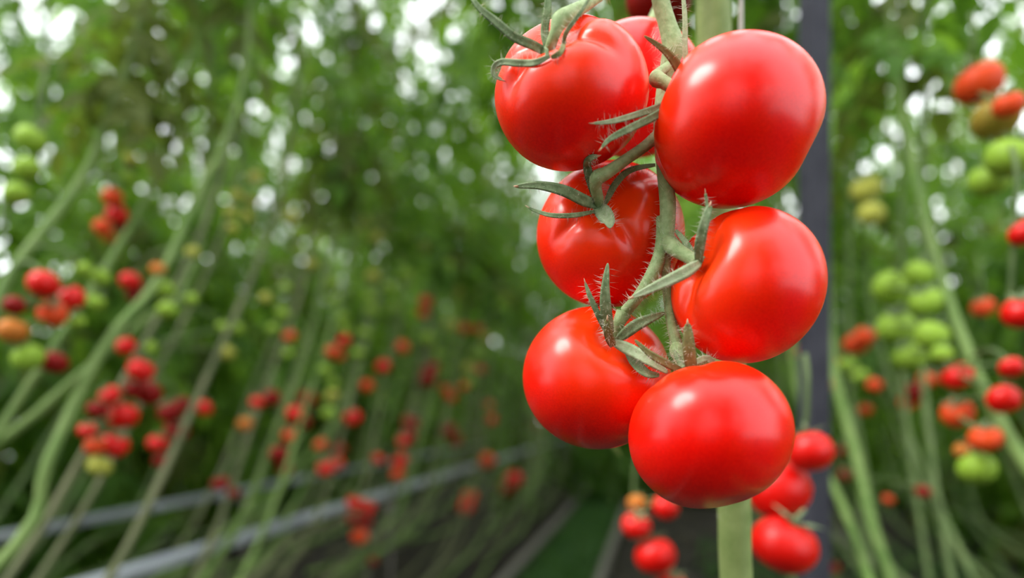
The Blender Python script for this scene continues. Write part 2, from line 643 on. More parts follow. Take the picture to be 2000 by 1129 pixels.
hero('B', (1277, 57, 1614, 408), 0.355, (-0.86, 0.40, -0.20), 1.0, 0.93, [(-50, 100, 1.0), (-5, -80, .7), (30, 90, .5)], 0.10, 0.26, 8,
     'largest ripe red tomato, its round underside resting on the tomato below', [
         ([(1330, 186, .352), (1292, 207, .347), (1240, 225, .344), (1195, 237, .341), (1158, 241, .339)], 13, 'sepal_pale', {'tip': .25, 'wither': 1, 'clear': ('A',)}),
         ([(1330, 190, .350), (1284, 224, .343), (1232, 250, .338), (1192, 271, .336), (1174, 290, .336)], 15, 'sepal', {'tip': .2, 'wither': 1, 'clear': ('A',)}),
         ([(1342, 178, .356), (1326, 135, .350), (1302, 102, .347), (1258, 70, .345)], 17, 'sepal_olive', {'tip': .15, 'clear': ()}),
         ([(1344, 150, .360), (1338, 96, .358), (1338, 40, .357), (1334, -12, .357)], 11, 'sepal_pale', {'tip': .6, 'clear': ()}),
     ], ([(1318, 118, .392), (1300, 132, .386), (1284, 144, .378), (1283, 154, .371), (1296, 160, .366), (1318, 174, .362), (1345, 186, .361)],
         [9, 9, 10, 16, 13, 12, 12]), (1340, 178, .362), seam=0.14)

hero('C', (1048, 312, 1338, 601), 0.41, (-0.17, 0.36, 0.90), 0.6, 0.92, [(-52, 35, 1.1), (24, 52, 1.1), (58, -40, .7), (-62, -28, .7)], 0.075, 0.27, 4,
     'ripe red tomato hanging in shade beneath the topmost tomato', [
         ([(1168, 402, .376), (1140, 391, .369), (1100, 372, .366), (1052, 362, .370), (1010, 364, .374)], 23, 'sepal', {'tip': .25, 'wither': 1}),
         ([(1165, 412, .376), (1125, 420, .370), (1082, 421, .372), (1052, 414, .378), (1032, 405, .380)], 10, 'sepal', {'tip': .35, 'wither': 1}),
         ([(1172, 408, .375), (1182, 420, .367), (1190, 434, .362), (1191, 446, .360)], 32, 'sepal_pale', {'tip': .12, 'base': .7}),
         ([(1164, 392, .377), (1152, 350, .368), (1147, 322, .362), (1153, 309, .360), (1167, 305, .359)], 17, 'sepal', {'tip': .3, 'wither': 1, 'clear': ('C', 'A')}),
         ([(1182, 398, .377), (1203, 358, .371), (1232, 332, .368), (1280, 322, .366)], 14, 'sepal', {'tip': .4}),
     ], ([(1172, 405, .378), (1168, 385, .371), (1163, 362, .365), (1168, 346, .362), (1184, 338, .361), (1222, 312, .362), (1262, 284, .366), (1290, 258, .372)],
         [9, 11, 12, 15, 13, 11, 11, 12]), (1172, 407, .3755), seam=0.13)

hero('D', (1308, 402, 1617, 710), 0.36, (-0.83, 0.34, 0.34), 2.2, 0.94, [(-48, 50, 1.0), (-20, 85, .8), (28, -75, 1.0), (-40, -45, .5)], 0.075, 0.25, 6,
     'ripe red tomato with creased shoulder between the two tomatoes stacked by the post', [
         ([(1366, 514, .340), (1332, 535, .338), (1282, 559, .337), (1234, 581, .338)], 23, 'sepal_pale', {'tip': .2, 'wither': 1}),
         ([(1364, 512, .342), (1368, 470, .335), (1377, 432, .331), (1386, 402, .330)], 19, 'sepal', {'tip': .45, 'wither': 1}),
         ([(1371, 495, .342), (1376, 462, .337), (1382, 420, .335), (1378, 378, .333)], 8, 'sepal', {'tip': .5, 'wither': 1}),
         ([(1356, 500, .349), (1338, 472, .353), (1320, 450, .358)], 12, 'sepal', {'tip': .4, 'clear': ()}),
     ], ([(1299, 452, .371), (1304, 466, .367), (1309, 477, .362), (1322, 488, .356), (1342, 500, .350), (1364, 512, .345)],
         [11, 14, 17, 15, 13, 14]), (1364, 512, .344), seam=0.13)

hero('E', (1021, 598, 1312, 878), 0.405, (0.26, 0.58, 0.77), 0.2, 0.93, [(40, 35, .5), (-50, -25, .4), (90, -10, .6)], 0.04, 0.25, 9,
     'ripe red tomato low on the truss with upright spiky sepals', [
         ([(1193, 664, .372), (1170, 618, .364), (1152, 578, .361), (1143, 552, .360)], 12, 'sepal', {'tip': .25, 'wither': 1}),
         ([(1192, 655, .372), (1184, 612, .363), (1182, 565, .358), (1187, 514, .356)], 23, 'sepal', {'tip': .1, 'clear': ('E', 'C')}),
         ([(1197, 676, .370), (1190, 658, .363), (1186, 640, .359), (1186, 624, .357)], 18, 'sepal_olive', {'tip': .35, 'wither': 1}),
         ([(1208, 662, .373), (1240, 637, .366), (1268, 623, .364), (1298, 611, .366)], 24, 'sepal', {'tip': .15}),
         ([(1200, 669, .372), (1236, 686, .363), (1270, 706, .357), (1304, 728, .355)], 24, 'sepal_pale', {'tip': .2}),
         ([(1226, 688, .372), (1246, 714, .366), (1266, 730, .362), (1288, 733, .360)], 20, 'sepal', {'tip': .3, 'fold': .7}),
     ], ([(1218, 612, .372), (1210, 628, .372), (1206, 645, .374), (1200, 664, .377)],
         [16, 12.5, 11, 11]), (1201, 666, .3745), seam=0.14)

hero('F', (1227, 705, 1553, 994), 0.345, (-0.18, 0.92, -0.36), 0.9, 0.89, 5, 0.03, 0.14, 12,
     'ripe red tomato at the very bottom of the truss, broad and smooth', [
         ([(1350, 716, .346), (1346, 684, .342), (1344, 654, .340), (1343, 632, .339)], 23, 'sepal_olive', {'tip': .3, 'wither': 1, 'base': .95, 'clear': ()}),
         ([(1332, 724, .349), (1298, 708, .344), (1268, 690, .342), (1240, 664, .342)], 15, 'sepal_olive', {'tip': .2, 'clear': ()}),
         ([(1350, 714, .349), (1370, 702, .348), (1384, 700, .350), (1396, 706, .352)], 13, 'sepal_pale', {'tip': .2, 'clear': ()}),
         ([(1336, 720, .356), (1324, 700, .358), (1316, 684, .360)], 12, 'sepal', {'clear': ()}),
     ], ([(1322, 672, .366), (1323, 684, .364), (1328, 700, .361), (1338, 722, .358)],
         [11, 15.5, 12, 11]), (1338, 722, .3575))

hero('G', (1112, 32, 1376, 310), 0.46, (0.2, 0.9, -0.3), 0.2, 0.92, 5, 0.05, 0.2, 21,
     'red tomato half hidden behind the topmost tomato and the truss stem', [])
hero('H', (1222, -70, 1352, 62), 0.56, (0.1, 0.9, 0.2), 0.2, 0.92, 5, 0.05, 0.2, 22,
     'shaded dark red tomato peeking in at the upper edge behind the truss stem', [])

# the truss stem
c0 = px(1300, 100, .39)
tr = link('fruit_truss', None, None, c0)
tag(tr, 'downy pale green truss stem winding down between the ripe tomatoes', 'stem')


def strand(name, pts, rad, n=40, clear=()):
    P = path_px(pts, n, clear)
    rr = [r * PXM for (r,) in smooth_path([(r,) for r in rad], n)]
    hair_paths.append((P, rr)); hair_paths.append((P, rr)); hair_paths.append((P, rr))
    return part(name, tube(P, rr, 14), M['stem'], tr, c0)


strand('rachis', [(1282, -60, .392), (1290, 0, .392), (1304, 50, .392), (1315, 92, .391), (1308, 120, .391), (1296, 160, .392), (1290, 215, .388), (1292, 262, .378),
                  (1297, 330, .371), (1304, 395, .367), (1303, 450, .366), (1300, 495, .365)], [18, 18, 19, 23, 19, 13, 13, 16, 15, 16, 15, 15], 60, ('C',))
strand('rachis_branch', [(1290, 425, .369), (1292, 460, .366), (1288, 500, .364), (1270, 545, .363), (1246, 580, .364), (1222, 608, .371)], [9, 11, 13, 14, 11, 12], 40, ('C',))
strand('rachis_branch', [(1302, 480, .366), (1300, 530, .367), (1304, 580, .368), (1311, 630, .367), (1322, 674, .366)], [13, 9, 9, 10, 12], 36)
strand('rachis_branch', [(1180, -14, .366), (1220, -40, .380), (1282, -56, .392)], [10, 10, 12], 16)
rnd = random.Random(77)
o = part('hairs', hairs(hair_paths, 3400, 0.0046, rnd, .00009), M['hair'], tr, c0, None, 'stuff')

# the thick stem of the same plant, its string, both just behind the truss
c1 = px(1395, 800, .52)
mp = link('tomato_plant', None, None, Vector((c1.x, c1.y, 0)))
tag(mp, 'thick pale green plant stem right behind the ripe truss', 'plant')
o_ = Vector((c1.x, c1.y, 0))
pts = [px(1384, -500, .54), px(1392, -200, .53), px(1395, 0, .52), px(1404, 300, .515), px(1420, 650, .51), px(1436, 980, .51), px(1440, 1129, .51), px(1470, 1700, .52), px(1560, 2500, .56)]
pts += [Vector((pts[-1].x + .05, pts[-1].y - .06, 0.02))]
P = [Vector(p) for p in smooth_path([tuple(p) for p in pts], 50)]
V, Fc = tube(P, [.0135 - .0025 * i / 49 for i in range(50)], 20)
# ridges along the stem
V2 = []
for i, v in enumerate(V):
    ring, s = divmod(i, 20)
    V2.append(P[ring] + (v - P[ring]) * (1 + 0.10 * cos(2 * pi * s / 20 * 3 + 0.6)))
part('stem', (V2, Fc), M['main_stem'], mp, o_)
for key, y_ in (('G', -120), ('H', -260)):   # short stalks that carry the two fruits behind the truss
    a_, ax_ = POLE[key]
    b_ = min(P, key=lambda p: abs(to_px(p)[1] - y_))
    sp = smooth_path([tuple(a_), tuple(a_ + ax_ * .02), tuple((a_ + b_) / 2 + UP * .02), tuple(b_)], 16)
    part('truss_stalk', tube(sp, .0036, 10), M['stem'], mp, o_)
hp = hairs([(P[4:30], 0.013)], 500, 0.003, rnd)
part('hairs', hp, M['hair'], mp, o_, None, 'stuff')
vf = tube([tuple(p) for p in (px(1330, 60, .42) * 0 + px(1393, -210, .53), px(1330, -120, .46), px(1284, -58, .394))], [.007, .006, .0052], 10)
part('truss_stalk', vf, M['stem'], mp, o_)
s0, s1 = px(1447, 1000, .56), px(1447, 0, .56)
st = tube([px(1447, 1000, .56), px(1447, 500, .56), px(1447, 0, .56), px(1446, -1500, .56)], .0017, 8)
so = link('support_string', mesh('support_string', [Vector(v) - s0 for v in st[0]], st[1], M['string']), None, s0)
tag(so, 'thin pale string hanging beside the thick plant stem', 'string')

# ------------------------------------------------------------------ leaves
def leaflet(L, W_, rnd, droop=0.25):
    """Lobed tomato leaflet along +X, folded along its midrib."""
    prof = [(0.0, .05), (.10, .62), (.22, .95), (.32, .70), (.44, 1.0), (.55, .62), (.68, .72), (.78, .40), (.90, .28), (1.0, .02)]
    V, Fc = [], []
    fold = rnd.uniform(.1, .5)
    for t, w_ in prof:
        jl, jr = rnd.uniform(.85, 1.15), rnd.uniform(.85, 1.15)
        z = -droop * L * t * t
        V.append((t * L, 0, z))
        V.append((t * L + .05 * L, w_ * W_ / 2 * jl, z + fold * w_ * W_ / 2 - .05 * W_ * (w_ > .8)))
        V.append((t * L + .05 * L, -w_ * W_ / 2 * jr, z + fold * w_ * W_ / 2 - .05 * W_ * (w_ > .8)))
    for i in range(len(prof) - 1):
        a = i * 3
        Fc.append((a, a + 3, a + 4, a + 1))
        Fc.append((a, a + 2, a + 5, a + 3))
    return V, Fc


def compound_leaf(seed, L=0.27):
    rnd = random.Random(seed)
    V, Fc = [], []

    def spine(t):
        return Vector((L * (t - .22 * t * t), 0.03 * L * sin(3 * t + seed), L * (.16 * t - .62 * t * t)))
    st_ = tube([spine(i / 6) for i in range(7)], [.0035 * (1 - .7 * i / 6) for i in range(7)], 5)
    V, Fc = merge((V, Fc), st_)
    specs = [(1.0, 0, .40, .24)]
    for t, l_ in [(.80, .30), (.58, .34), (.36, .26)]:
        for s in (-1, 1):
            specs.append((t + rnd.uniform(-.04, .04), s * rnd.uniform(.85, 1.25), l_ * rnd.uniform(.8, 1.15), .17))
    for t, s in [(.69, 1), (.69, -1), (.47, 1), (.47, -1)]:
        specs.append((t, s * 1.35, .11, .08))
    for t, yaw, l_, w_ in specs:
        lv, lf = leaflet(l_ * L, w_ * L * rnd.uniform(.85, 1.2), rnd, rnd.uniform(.1, .5))
        tt = min(t, 1)
        d = spine(tt) - spine(tt - .05)
        pitch = -atan2(d.z, sqrt(d.x ** 2 + d.y ** 2))
        R_ = Matrix.Rotation(pitch * .8, 3, 'Y') @ Matrix.Rotation(yaw, 3, 'Z') @ Matrix.Rotation(rnd.uniform(-.5, .5), 3, 'X') @ Matrix.Rotation(rnd.uniform(-.1, .45), 3, 'Y')
        V, Fc = merge((V, Fc), ([R_ @ Vector(v) + spine(tt) for v in lv], lf))
    return V, Fc


LEAVES = []
for sdx in range(5):
    for mi in range(3):
        V, Fc = compound_leaf(sdx * 7 + 1)
        LEAVES.append(mesh('leaf', V, Fc, M['leaf'][mi]))


def add_leaf(root, loc, az, scale, rnd, tilt=None, mi=None):
    me = LEAVES[rnd.randrange(5) * 3 + (mi if mi is not None else rnd.choice([0, 0, 1, 1, 2]))]
    o = bpy.data.objects.new('leaf', me)
    COL.objects.link(o)
    o.parent = root
    o.location = loc
    o.rotation_euler = (rnd.uniform(-.35, .35), rnd.uniform(-.35, .45) if tilt is None else tilt, az)
    o.scale = (scale,) * 3
    return o


def vine(label, group, stem_pts, rad, leaf_z, n_leaves, seed, mat='vine', lsc=(0.8, 1.2), keep=None, mi=None):
    """A high-wire vine: one long stem (world points, base first) and single compound leaves along it where z > leaf_z."""
    rnd = random.Random(seed)
    O = Vector((stem_pts[0][0], stem_pts[0][1], 0))
    root = link('tomato_vine', None, None, O)
    tag(root, label, 'vine', group)
    n = 40
    P = [Vector(p) for p in smooth_path([tuple(p) for p in stem_pts], n)]
    rr = [rad * (1.1 - .45 * i / n + .10 * (i % 5 == 0)) for i in range(n)]
    part('stem', tube(P, rr, 8), M[mat], root, O)
    cand = [p for p in P if leaf_z[0] <= p.z <= leaf_z[1]]
    k = 0
    if cand:
        for i in range(n_leaves):
            f = (i + rnd.random()) / n_leaves * (len(cand) - 1)
            j = min(int(f), len(cand) - 2)
            p = cand[j].lerp(cand[j + 1], f - j) if len(cand) > 1 else cand[0]
            if keep and not keep(p):
                continue
            add_leaf(root, p - O, i * 2.4 + rnd.uniform(-.5, .5), rnd.uniform(*lsc), rnd, None, mi)
    return root, P


# two leaves of the plant in front, close behind its truss
for (x_, y_, d_, az, sc, tl) in ((1402, 330, .60, YAW + pi - .5, .62, .25), (1408, 520, .64, YAW + pi - .35, .66, .2)):
    add_leaf(mp, px(x_, y_, d_) - o_, az, sc, random.Random(int(x_ + y_)), tl, 2)

# ------------------------------------------------------------------ vines of the row across the path
VINES = []


def row_stem(X, Yb, rnd, top=3.0, zb=.58, lean=.70, ztop=1.72):
    j = rnd.uniform(-.05, .05)
    a = lean * rnd.uniform(.8, 1.2)
    q = [(X + j, Yb - 1.5, .34 + rnd.uniform(-.12, .1)), (X + j + rnd.uniform(-.08, .08), Yb - .75, .42 + rnd.uniform(-.1, .08)), (X + j, Yb - .2, .5)]
    for t in (0, .33, .66, 1):
        q.append((X + j + rnd.uniform(-.02, .02), Yb + a * (ztop - zb) * t + .05 * sin(3 * t), zb + (ztop - zb) * t))
    e = q[-1]
    q += [(X + j, e[1] + .12, ztop + .4), (X + j, e[1] + .14, top)]
    return q


def px_stem(pl, X, tail=True, top=3.0):
    """Stem whose visible stretch passes the given pixels in the plane X (listed top to bottom)."""
    P = [on_plane(x, y, X)[0] for x, y in pl][::-1]
    b, t = P[0], P[-1]
    q = [Vector((X, b.y - 1.3, max(.12, b.z - .45))), Vector((X, b.y - .5, max(.15, b.z - .3)))] if tail else []
    if b.z < .3:
        q = [Vector((X, b.y - .5, .06))]
    return [tuple(v) for v in q + P + [t + Vector((0, .10, .35)), Vector((t.x, t.y + .14, max(top, t.z + .5)))]]


rnd = random.Random(5)
ACROSS = 'vines in the row across the path'
i = 0
explicit = {
    0: (px_stem([(440, 272), (400, 350), (310, 545), (205, 675), (95, 900), (5, 1095)], -.92), .0095),
    1: (px_stem([(215, 215), (160, 350), (25, 530), (-110, 760)], -1.10), .0105),
    2: (px_stem([(360, 560), (290, 620), (130, 755), (0, 862)], -1.18), .0095),
    4: (px_stem([(625, 560), (600, 690), (545, 830), (480, 1000), (395, 1129)], -1.06), .0095),
    6: (px_stem([(720, 620), (690, 760), (560, 940), (370, 1100)], -1.14), .008),
}
n_row = 30
for i in range(n_row):
    Yb = 0.55 + .27 * i + rnd.uniform(-.08, .08) + (0.02 * i * i if i > 14 else 0) * .3
    X = -1.12 + rnd.uniform(-.07, .09)
    st_, rad = row_stem(X, Yb, rnd, top=3.15 + min(1.0, .06 * i)), .0078
    if i in explicit:
        st_, rad = explicit[i]
    r_, P = vine('%s leaning vine from the camera in the row above the first white gutter' % ordinal(i), ACROSS,
                 st_, rad, (1.55 if i else 1.85, 4.0), (60 if i < 10 else 36) if i < 22 else 20, 100 + i, 'vine' if i % 3 or i in explicit else 'old_vine', (.42, .75) if i < 10 else (.7, 1.1), None, 2 if i in (1, 3) else None)
    VINES.append((r_, P))

rnd = random.Random(6)
for i in range(26):
    Yb = 0.5 + .33 * i + rnd.uniform(-.1, .1)
    st_ = row_stem(-1.80 + rnd.uniform(-.08, .08), Yb, rnd, top=3.1 + min(1.0, .05 * i), ztop=1.5)
    r_, P = vine('%s vine from the camera in the row above the second white gutter' % ordinal(i), 'vines in the second row beyond the path',
                 st_, .0075, (1.15, 4.0), 42, 200 + i, 'far_vine', (.6, 1.05), None, 1 if i % 3 == 1 else None)
    VINES.append((r_, P))

# bare lower stems, laid along the row under the gutters and rising to the wire
rnd = random.Random(14)
for i in range(40):
    Yb = .7 + .17 * i + rnd.uniform(-.1, .1)
    X = rnd.uniform(-1.4, -.84)
    z0 = rnd.uniform(.05, .42)
    q = [(X, Yb - 1.7, z0), (X + rnd.uniform(-.05, .05), Yb - 1.0, z0 + rnd.uniform(-.03, .08)), (X + rnd.uniform(-.05, .05), Yb - .4, z0 + .1 + rnd.uniform(-.03, .1)),
         (X, Yb, .62), (X - .05, Yb + .35, 1.0), (X - .08, Yb + .7, 1.5), (X - .10, Yb + .85, 2.0), (X - .1, Yb + .9, 2.9)]
    r_, P = vine('%s bare old vine from the camera, trailing low beneath the gutter' % ordinal(i), 'bare vines trailing under the gutter', q, rnd.uniform(.006, .0095),
                 (1.9, 2.9), 6, 700 + i, 'old_vine' if i % 4 else 'vine')

# ------------------------------------------------------------------ vines of the row beside the camera
BESIDE = 'vines in the row behind the post'
rnd = random.Random(8)
right_stems = [
    ([(1755, 150), (1775, 270), (1800, 400), (1832, 520), (1880, 660), (1990, 885)], .50, .0100, 'pale vine slanting past the cluster of red and orange tomatoes'),
    ([(1618, 540), (1622, 640), (1632, 740), (1672, 890), (1730, 1110)], .42, .0125, 'bright green vine bending down beside the foot of the dark post'),
    ([(1545, 640), (1560, 780), (1605, 900), (1655, 1010), (1700, 1140)], .36, .0095, 'green vine curving down just behind the low red tomatoes'),
    ([(1690, 420), (1700, 600), (1760, 800), (1840, 1000)], .70, .0075, 'thin vine running down behind the green tomato cluster'),
    ([(1660, 250), (1675, 450), (1700, 640), (1760, 860)], .85, .007, 'thin distant vine just beside the post above the orange tomatoes'),
]
for i, (pl, X, rad, lab) in enumerate(right_stems):
    st_ = px_stem(pl, X, top=2.9)
    r_, P = vine(lab, BESIDE, st_, rad, (1.62 if i not in (1, 2) else 1.75, 3.2), 30, 300 + i, 'vine' if i < 3 else 'far_vine', (.55, .9))
    VINES.append((r_, P))
for i in range(14):
    Yb = 2.2 + .42 * i + rnd.uniform(-.12, .12)
    st_ = row_stem(.55 + rnd.uniform(-.1, .12), Yb, rnd, top=3.4, ztop=1.6)
    r_, P = vine('%s vine past the post in the row beside the camera' % ordinal(i), BESIDE, st_, .0075, (1.25, 3.6), 30, 400 + i, 'far_vine', (.8, 1.25))
    VINES.append((r_, P))
for i in range(14):
    Yb = 1.2 + .42 * i + rnd.uniform(-.12, .12)
    st_ = row_stem(1.15 + rnd.uniform(-.1, .12), Yb, rnd, top=3.4, ztop=1.5)
    r_, P = vine('%s vine in the second row behind the post, counted from the camera' % ordinal(i), 'vines in the second row behind the post', st_, .0075,
                 (1.0, 3.6), 32, 500 + i, 'far_vine', (.85, 1.3))
    VINES.append((r_, P))

# ------------------------------------------------------------------ rows farther off, too far to pick single leaves: foliage shared between vines
def far_foliage(seed, z0, z1, n, spread=.28):
    rnd = random.Random(seed)
    V, Fc = [], []
    base = [compound_leaf(s * 7 + 1) for s in range(3)]
    for k in range(n):
        lv, lf = base[k % 3]
        s = rnd.uniform(1.0, 1.6)
        R_ = Matrix.Rotation(rnd.uniform(0, 2 * pi), 3, 'Z') @ Matrix.Rotation(rnd.uniform(-.4, .5), 3, 'Y') @ Matrix.Rotation(rnd.uniform(-.4, .4), 3, 'X')
        o = Vector((rnd.uniform(-spread, spread) * .6, rnd.uniform(-spread, spread), rnd.uniform(z0, z1)))
        V, Fc = merge((V, Fc), ([R_ @ (Vector(v) * s) + o for v in lv], lf))
    for k in range(36):                     # the low leaves, wide and old
        lv, lf = base[k % 3]
        s = rnd.uniform(1.4, 2.0)
        R_ = Matrix.Rotation(rnd.uniform(0, 2 * pi), 3, 'Z') @ Matrix.Rotation(rnd.uniform(-.2, .5), 3, 'Y')
        o = Vector((rnd.uniform(-.25, .25), rnd.uniform(-.4, .4), rnd.uniform(.25, 1.7)))
        V, Fc = merge((V, Fc), ([R_ @ (Vector(v) * s) + o for v in lv], lf))
    return V, Fc


FAR = [mesh('foliage', *far_foliage(900 + k, .1, 4.2, 64), M['leaf'][(1, 0, 1, 2)[k]]) for k in range(4)]
vs_, fs_ = tube([(0, -.5, .1), (0, -.1, .5), (.02, 0, 1.2), (-.02, .1, 2.4), (0, .1, 4.2)], .009, 6)
FARSTEM = mesh('stem', vs_, fs_, M['far_vine'])


def far_vine(x, y, label, group, k, sc=1.0):
    root = link('tomato_vine', None, None, (x, y, 0))
    tag(root, label, 'vine', group)
    f = link('foliage', FAR[k % 4], root)
    f['kind'] = 'stuff'
    f.rotation_euler.z = (k * 1.7) % 6.28
    f.scale = (sc, sc, sc)
    link('stem', FARSTEM, root)


rnd = random.Random(9)
for i in range(30):
    far_vine(-3.1 + rnd.uniform(-.15, .15), 0.2 + .5 * i, '%s leafy vine in the dim third row beyond the white gutters' % ordinal(i), 'vines in the third row beyond the gutters', i, 1.15)
for i in range(24):
    far_vine(-4.7 + rnd.uniform(-.15, .15), 1.2 + .75 * i, '%s leafy vine in the distant fourth row beyond the gutters' % ordinal(i), 'vines in the fourth row beyond the gutters', i + 1, 1.35)
for i in range(22):
    far_vine(2.3 + rnd.uniform(-.15, .15), 1.0 + .6 * i, '%s leafy vine in the dim third row behind the post' % ordinal(i), 'vines in the third row behind the post', i + 2)
for i in range(34):
    far_vine(rnd.uniform(-1.6, 1.6), 6.5 + .4 * i, '%s leafy vine closing the far end of the path' % ordinal(i), 'vines at the far end of the path', i, .95 + .035 * i)
for i in range(24):
    far_vine(-6.6 + rnd.uniform(-.3, .3), 1.0 + .9 * i, '%s leafy vine in the last row beyond the gutters' % ordinal(i), 'vines in the last row beyond the gutters', i + 3, 1.3)
for i in range(16):
    far_vine(3.8 + rnd.uniform(-.3, .3), 1.5 + 1.0 * i, '%s leafy vine in the last row behind the post' % ordinal(i), 'vines in the last row behind the post', i + 3, 1.2)
# vine tops trained over the wire, arching above the path
for i in range(4):  # tops out of frame, added to block sky mirrored on the ripe tomatoes
    Y = (.82, 1.72, 2.0, 2.3)[i]
    X = .62 + rnd.uniform(-.05, .05)
    q = [(X, Y - .3, .3), (X, Y, 1.0), (X, Y, 1.8), (X, Y, 2.2), (X - .25, Y, 2.45), (X - .6, Y, 2.5), (X - .95, Y, 2.4), (X - 1.1, Y, 2.15)]
    vine('%s added low arching vine just past the post, over the path' % ordinal(i), 'added vine tops arching near the post', q, .007, (1.9, 5), 30, 830 + i, 'far_vine', (.85, 1.2))
for i in range(11):
    Y = 2.3 + .5 * i + rnd.uniform(-.1, .1)
    X = .45 + rnd.uniform(-.05, .1)
    hh = 2.35 + .16 * i
    q = [(X, Y - .5, .3), (X, Y - .1, 1.0), (X, Y, 1.8), (X - .05, Y + .05, hh - .1), (X - .3, Y + .05, hh + .25), (X - .7, Y, hh + .3), (X - 1.05, Y - .05, hh), (X - 1.2, Y - .05, hh - .35)]
    vine('%s vine arching over the path, counted from the camera' % ordinal(i), 'vine tops arching over the path', q, .007, (1.7, 5), 42, 800 + i, 'far_vine', (.85, 1.3), None, 1 if i % 2 else None)
# the rows go on behind the camera
for i in range(8):
    far_vine(-1.5 + rnd.uniform(-.1, .1), -.75 - .42 * i, '%s leafy vine of the row across the path, behind the camera' % ordinal(i), 'vines behind the camera', i, .8)
    far_vine(.95 + rnd.uniform(-.1, .1), -.75 - .4 * i, '%s leafy vine of the near row, behind the camera' % ordinal(i), 'vines near the camera', i + 1, .75)

for i in range(6):  # unseen vines added to keep reflected sky off the tomato fronts
    far_vine(-1.3 + .45 * i, -2.1 + rnd.uniform(-.2, .2), '%s added sky-blocking vine closing the path behind the camera' % ordinal(i), 'added vines closing the path behind the camera', i, .85)
for i in range(5):  # unseen arches, added to cover the strip of sky above the path
    Y = -.75 - .35 * i
    q = [(.5, Y, .3), (.5, Y, 1.0), (.5, Y, 2.0), (.4, Y, 2.5), (.1, Y, 2.8), (-.4, Y, 2.85), (-.8, Y, 2.6), (-.95, Y, 2.2)]
    vine('%s added sky-blocking vine arching over the path behind the camera' % ordinal(i), 'added vine tops arching behind the camera', q, .007, (1.5, 5), 30, 850 + i, 'far_vine', (1.0, 1.4))

# ------------------------------------------------------------------ tomatoes of the blurred rows
FRUIT = {}


def fruit_data(mat, k):
    key = (mat, k)
    if key not in FRUIT:
        r_ = random.Random(40 + k)
        V, Fc = tomato_shape(.90, 5, .05, .2, r_, 24, 15)
        FRUIT[key] = mesh('tomato', V, Fc, M[mat])
    return FRUIT[key]


def calyx_data():
    V, Fc = star(Vector((0, 0, .74)), (0, 0, 1), .16, None)
    for k in range(5):
        a = 2 * pi * k / 5
        u = Vector((cos(a), sin(a), 0))
        P = [Vector((0, 0, .76)) + u * .1, Vector((0, 0, .93)) + u * .35, Vector((0, 0, .98)) + u * .6, Vector((0, 0, 1.02)) + u * .85]
        V, Fc = merge((V, Fc), tube(P, [.09, .10, .07, .02], 6, .4))
    V, Fc = merge((V, Fc), tube([(0, 0, .7), (0, 0, 1.1), (.08, 0, 1.35)], [.07, .07, .06], 6))
    return mesh('calyx', V, Fc, M['sepal'])


CALYX = calyx_data()
PLACED = []
WORD = {'red': 'ripe red', 'dark': 'shaded deep red', 'orange': 'orange-red', 'amber': 'amber', 'yellow': 'pale yellow-green', 'green': 'unripe green', 'turning': 'half-ripe'}


def cluster(desc, group, items, X=None, d=None, seed=0, shrink=8):
    """items: (px, py, size px, colour). The fruits hang from a truss stalk tied to the closest vine."""
    rnd = random.Random(seed)
    pos = []
    for (x, y, s, c) in items:
        dd = d if d else on_plane(x, y, X)[1]
        dd *= 1 + rnd.uniform(-.012, .012)
        r = max(s - shrink, 14) / 2 * dd / F
        pos.append([px(x, y, dd), r, c])
    for _ in range(30):                       # ease fruits apart in depth so that they touch without meeting
        for a in range(len(pos)):
            for b in range(a):
                dv = pos[a][0] - pos[b][0]
                need = (pos[a][1] + pos[b][1]) * .99
                if dv.length < need:
                    sgn = 1 if dv.dot(FWD) >= 0 else -1
                    va = (pos[a][0] - CAM).normalized(); vb = (pos[b][0] - CAM).normalized()
                    pos[a][0] += va * .004 * sgn
                    pos[b][0] -= vb * .004 * sgn
    for e in pos:                             # keep clear of fruits hung before
        for _ in range(60):
            if not any((e[0] - p_).length < (e[1] + r_) * 1.02 for p_, r_ in PLACED): break
            e[0] += (e[0] - CAM).normalized() * .005
    PLACED.extend((e[0].copy(), e[1]) for e in pos)
    order = sorted(range(len(items)), key=lambda q: items[q][1])
    rank = {q: k for k, q in enumerate(order)}
    n = len(items)
    for q, (p, r, c) in enumerate(pos):
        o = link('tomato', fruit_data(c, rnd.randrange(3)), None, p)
        o.scale = (r, r, r * rnd.uniform(.9, 1.0))
        o.rotation_euler = (rnd.uniform(-.6, .6), rnd.uniform(-.6, .6), rnd.uniform(0, 6))
        if n == 1:
            lab = '%s tomato hanging singly %s' % (WORD[c], desc)
        else:
            k = rank[q]
            where = 'topmost' if k == 0 else 'lowest' if k == n - 1 else ordinal(k) + ' from top'
            lab = '%s tomato, %s in cluster %s' % (WORD[c], where, desc)
        tag(o, lab, 'tomato', group)
        link('calyx', CALYX, o)
    # stalk: from the closest vine down through the cluster
    top = pos[order[0]][0]
    best = None
    for root, P in VINES:
        for p in P:
            if p.z < top.z + .02 or p.z > top.z + .25: continue
            e = (p - top).length
            if best is None or e < best[0]: best = (e, p, root)
    start = best[1] if best and best[0] < .24 else top + Vector((0, .03, .12))
    path = [start, start.lerp(top, .5) + Vector((0, 0, .02))] + [pos[k][0] + FWD * pos[k][1] * .9 + UP * pos[k][1] * .5 for k in order]
    P = smooth_path([tuple(p) for p in path], 6 * len(path))
    V, Fc = tube([Vector(p) - start for p in P], .0032, 6)
    so_ = link('truss_stalk', mesh('truss_stalk', V, Fc, M['far_vine']), None, start)
    tag(so_, 'green stalk of the %s cluster %s' % (WORD[items[order[0]][3]], desc), 'stalk', 'fruit stalks')


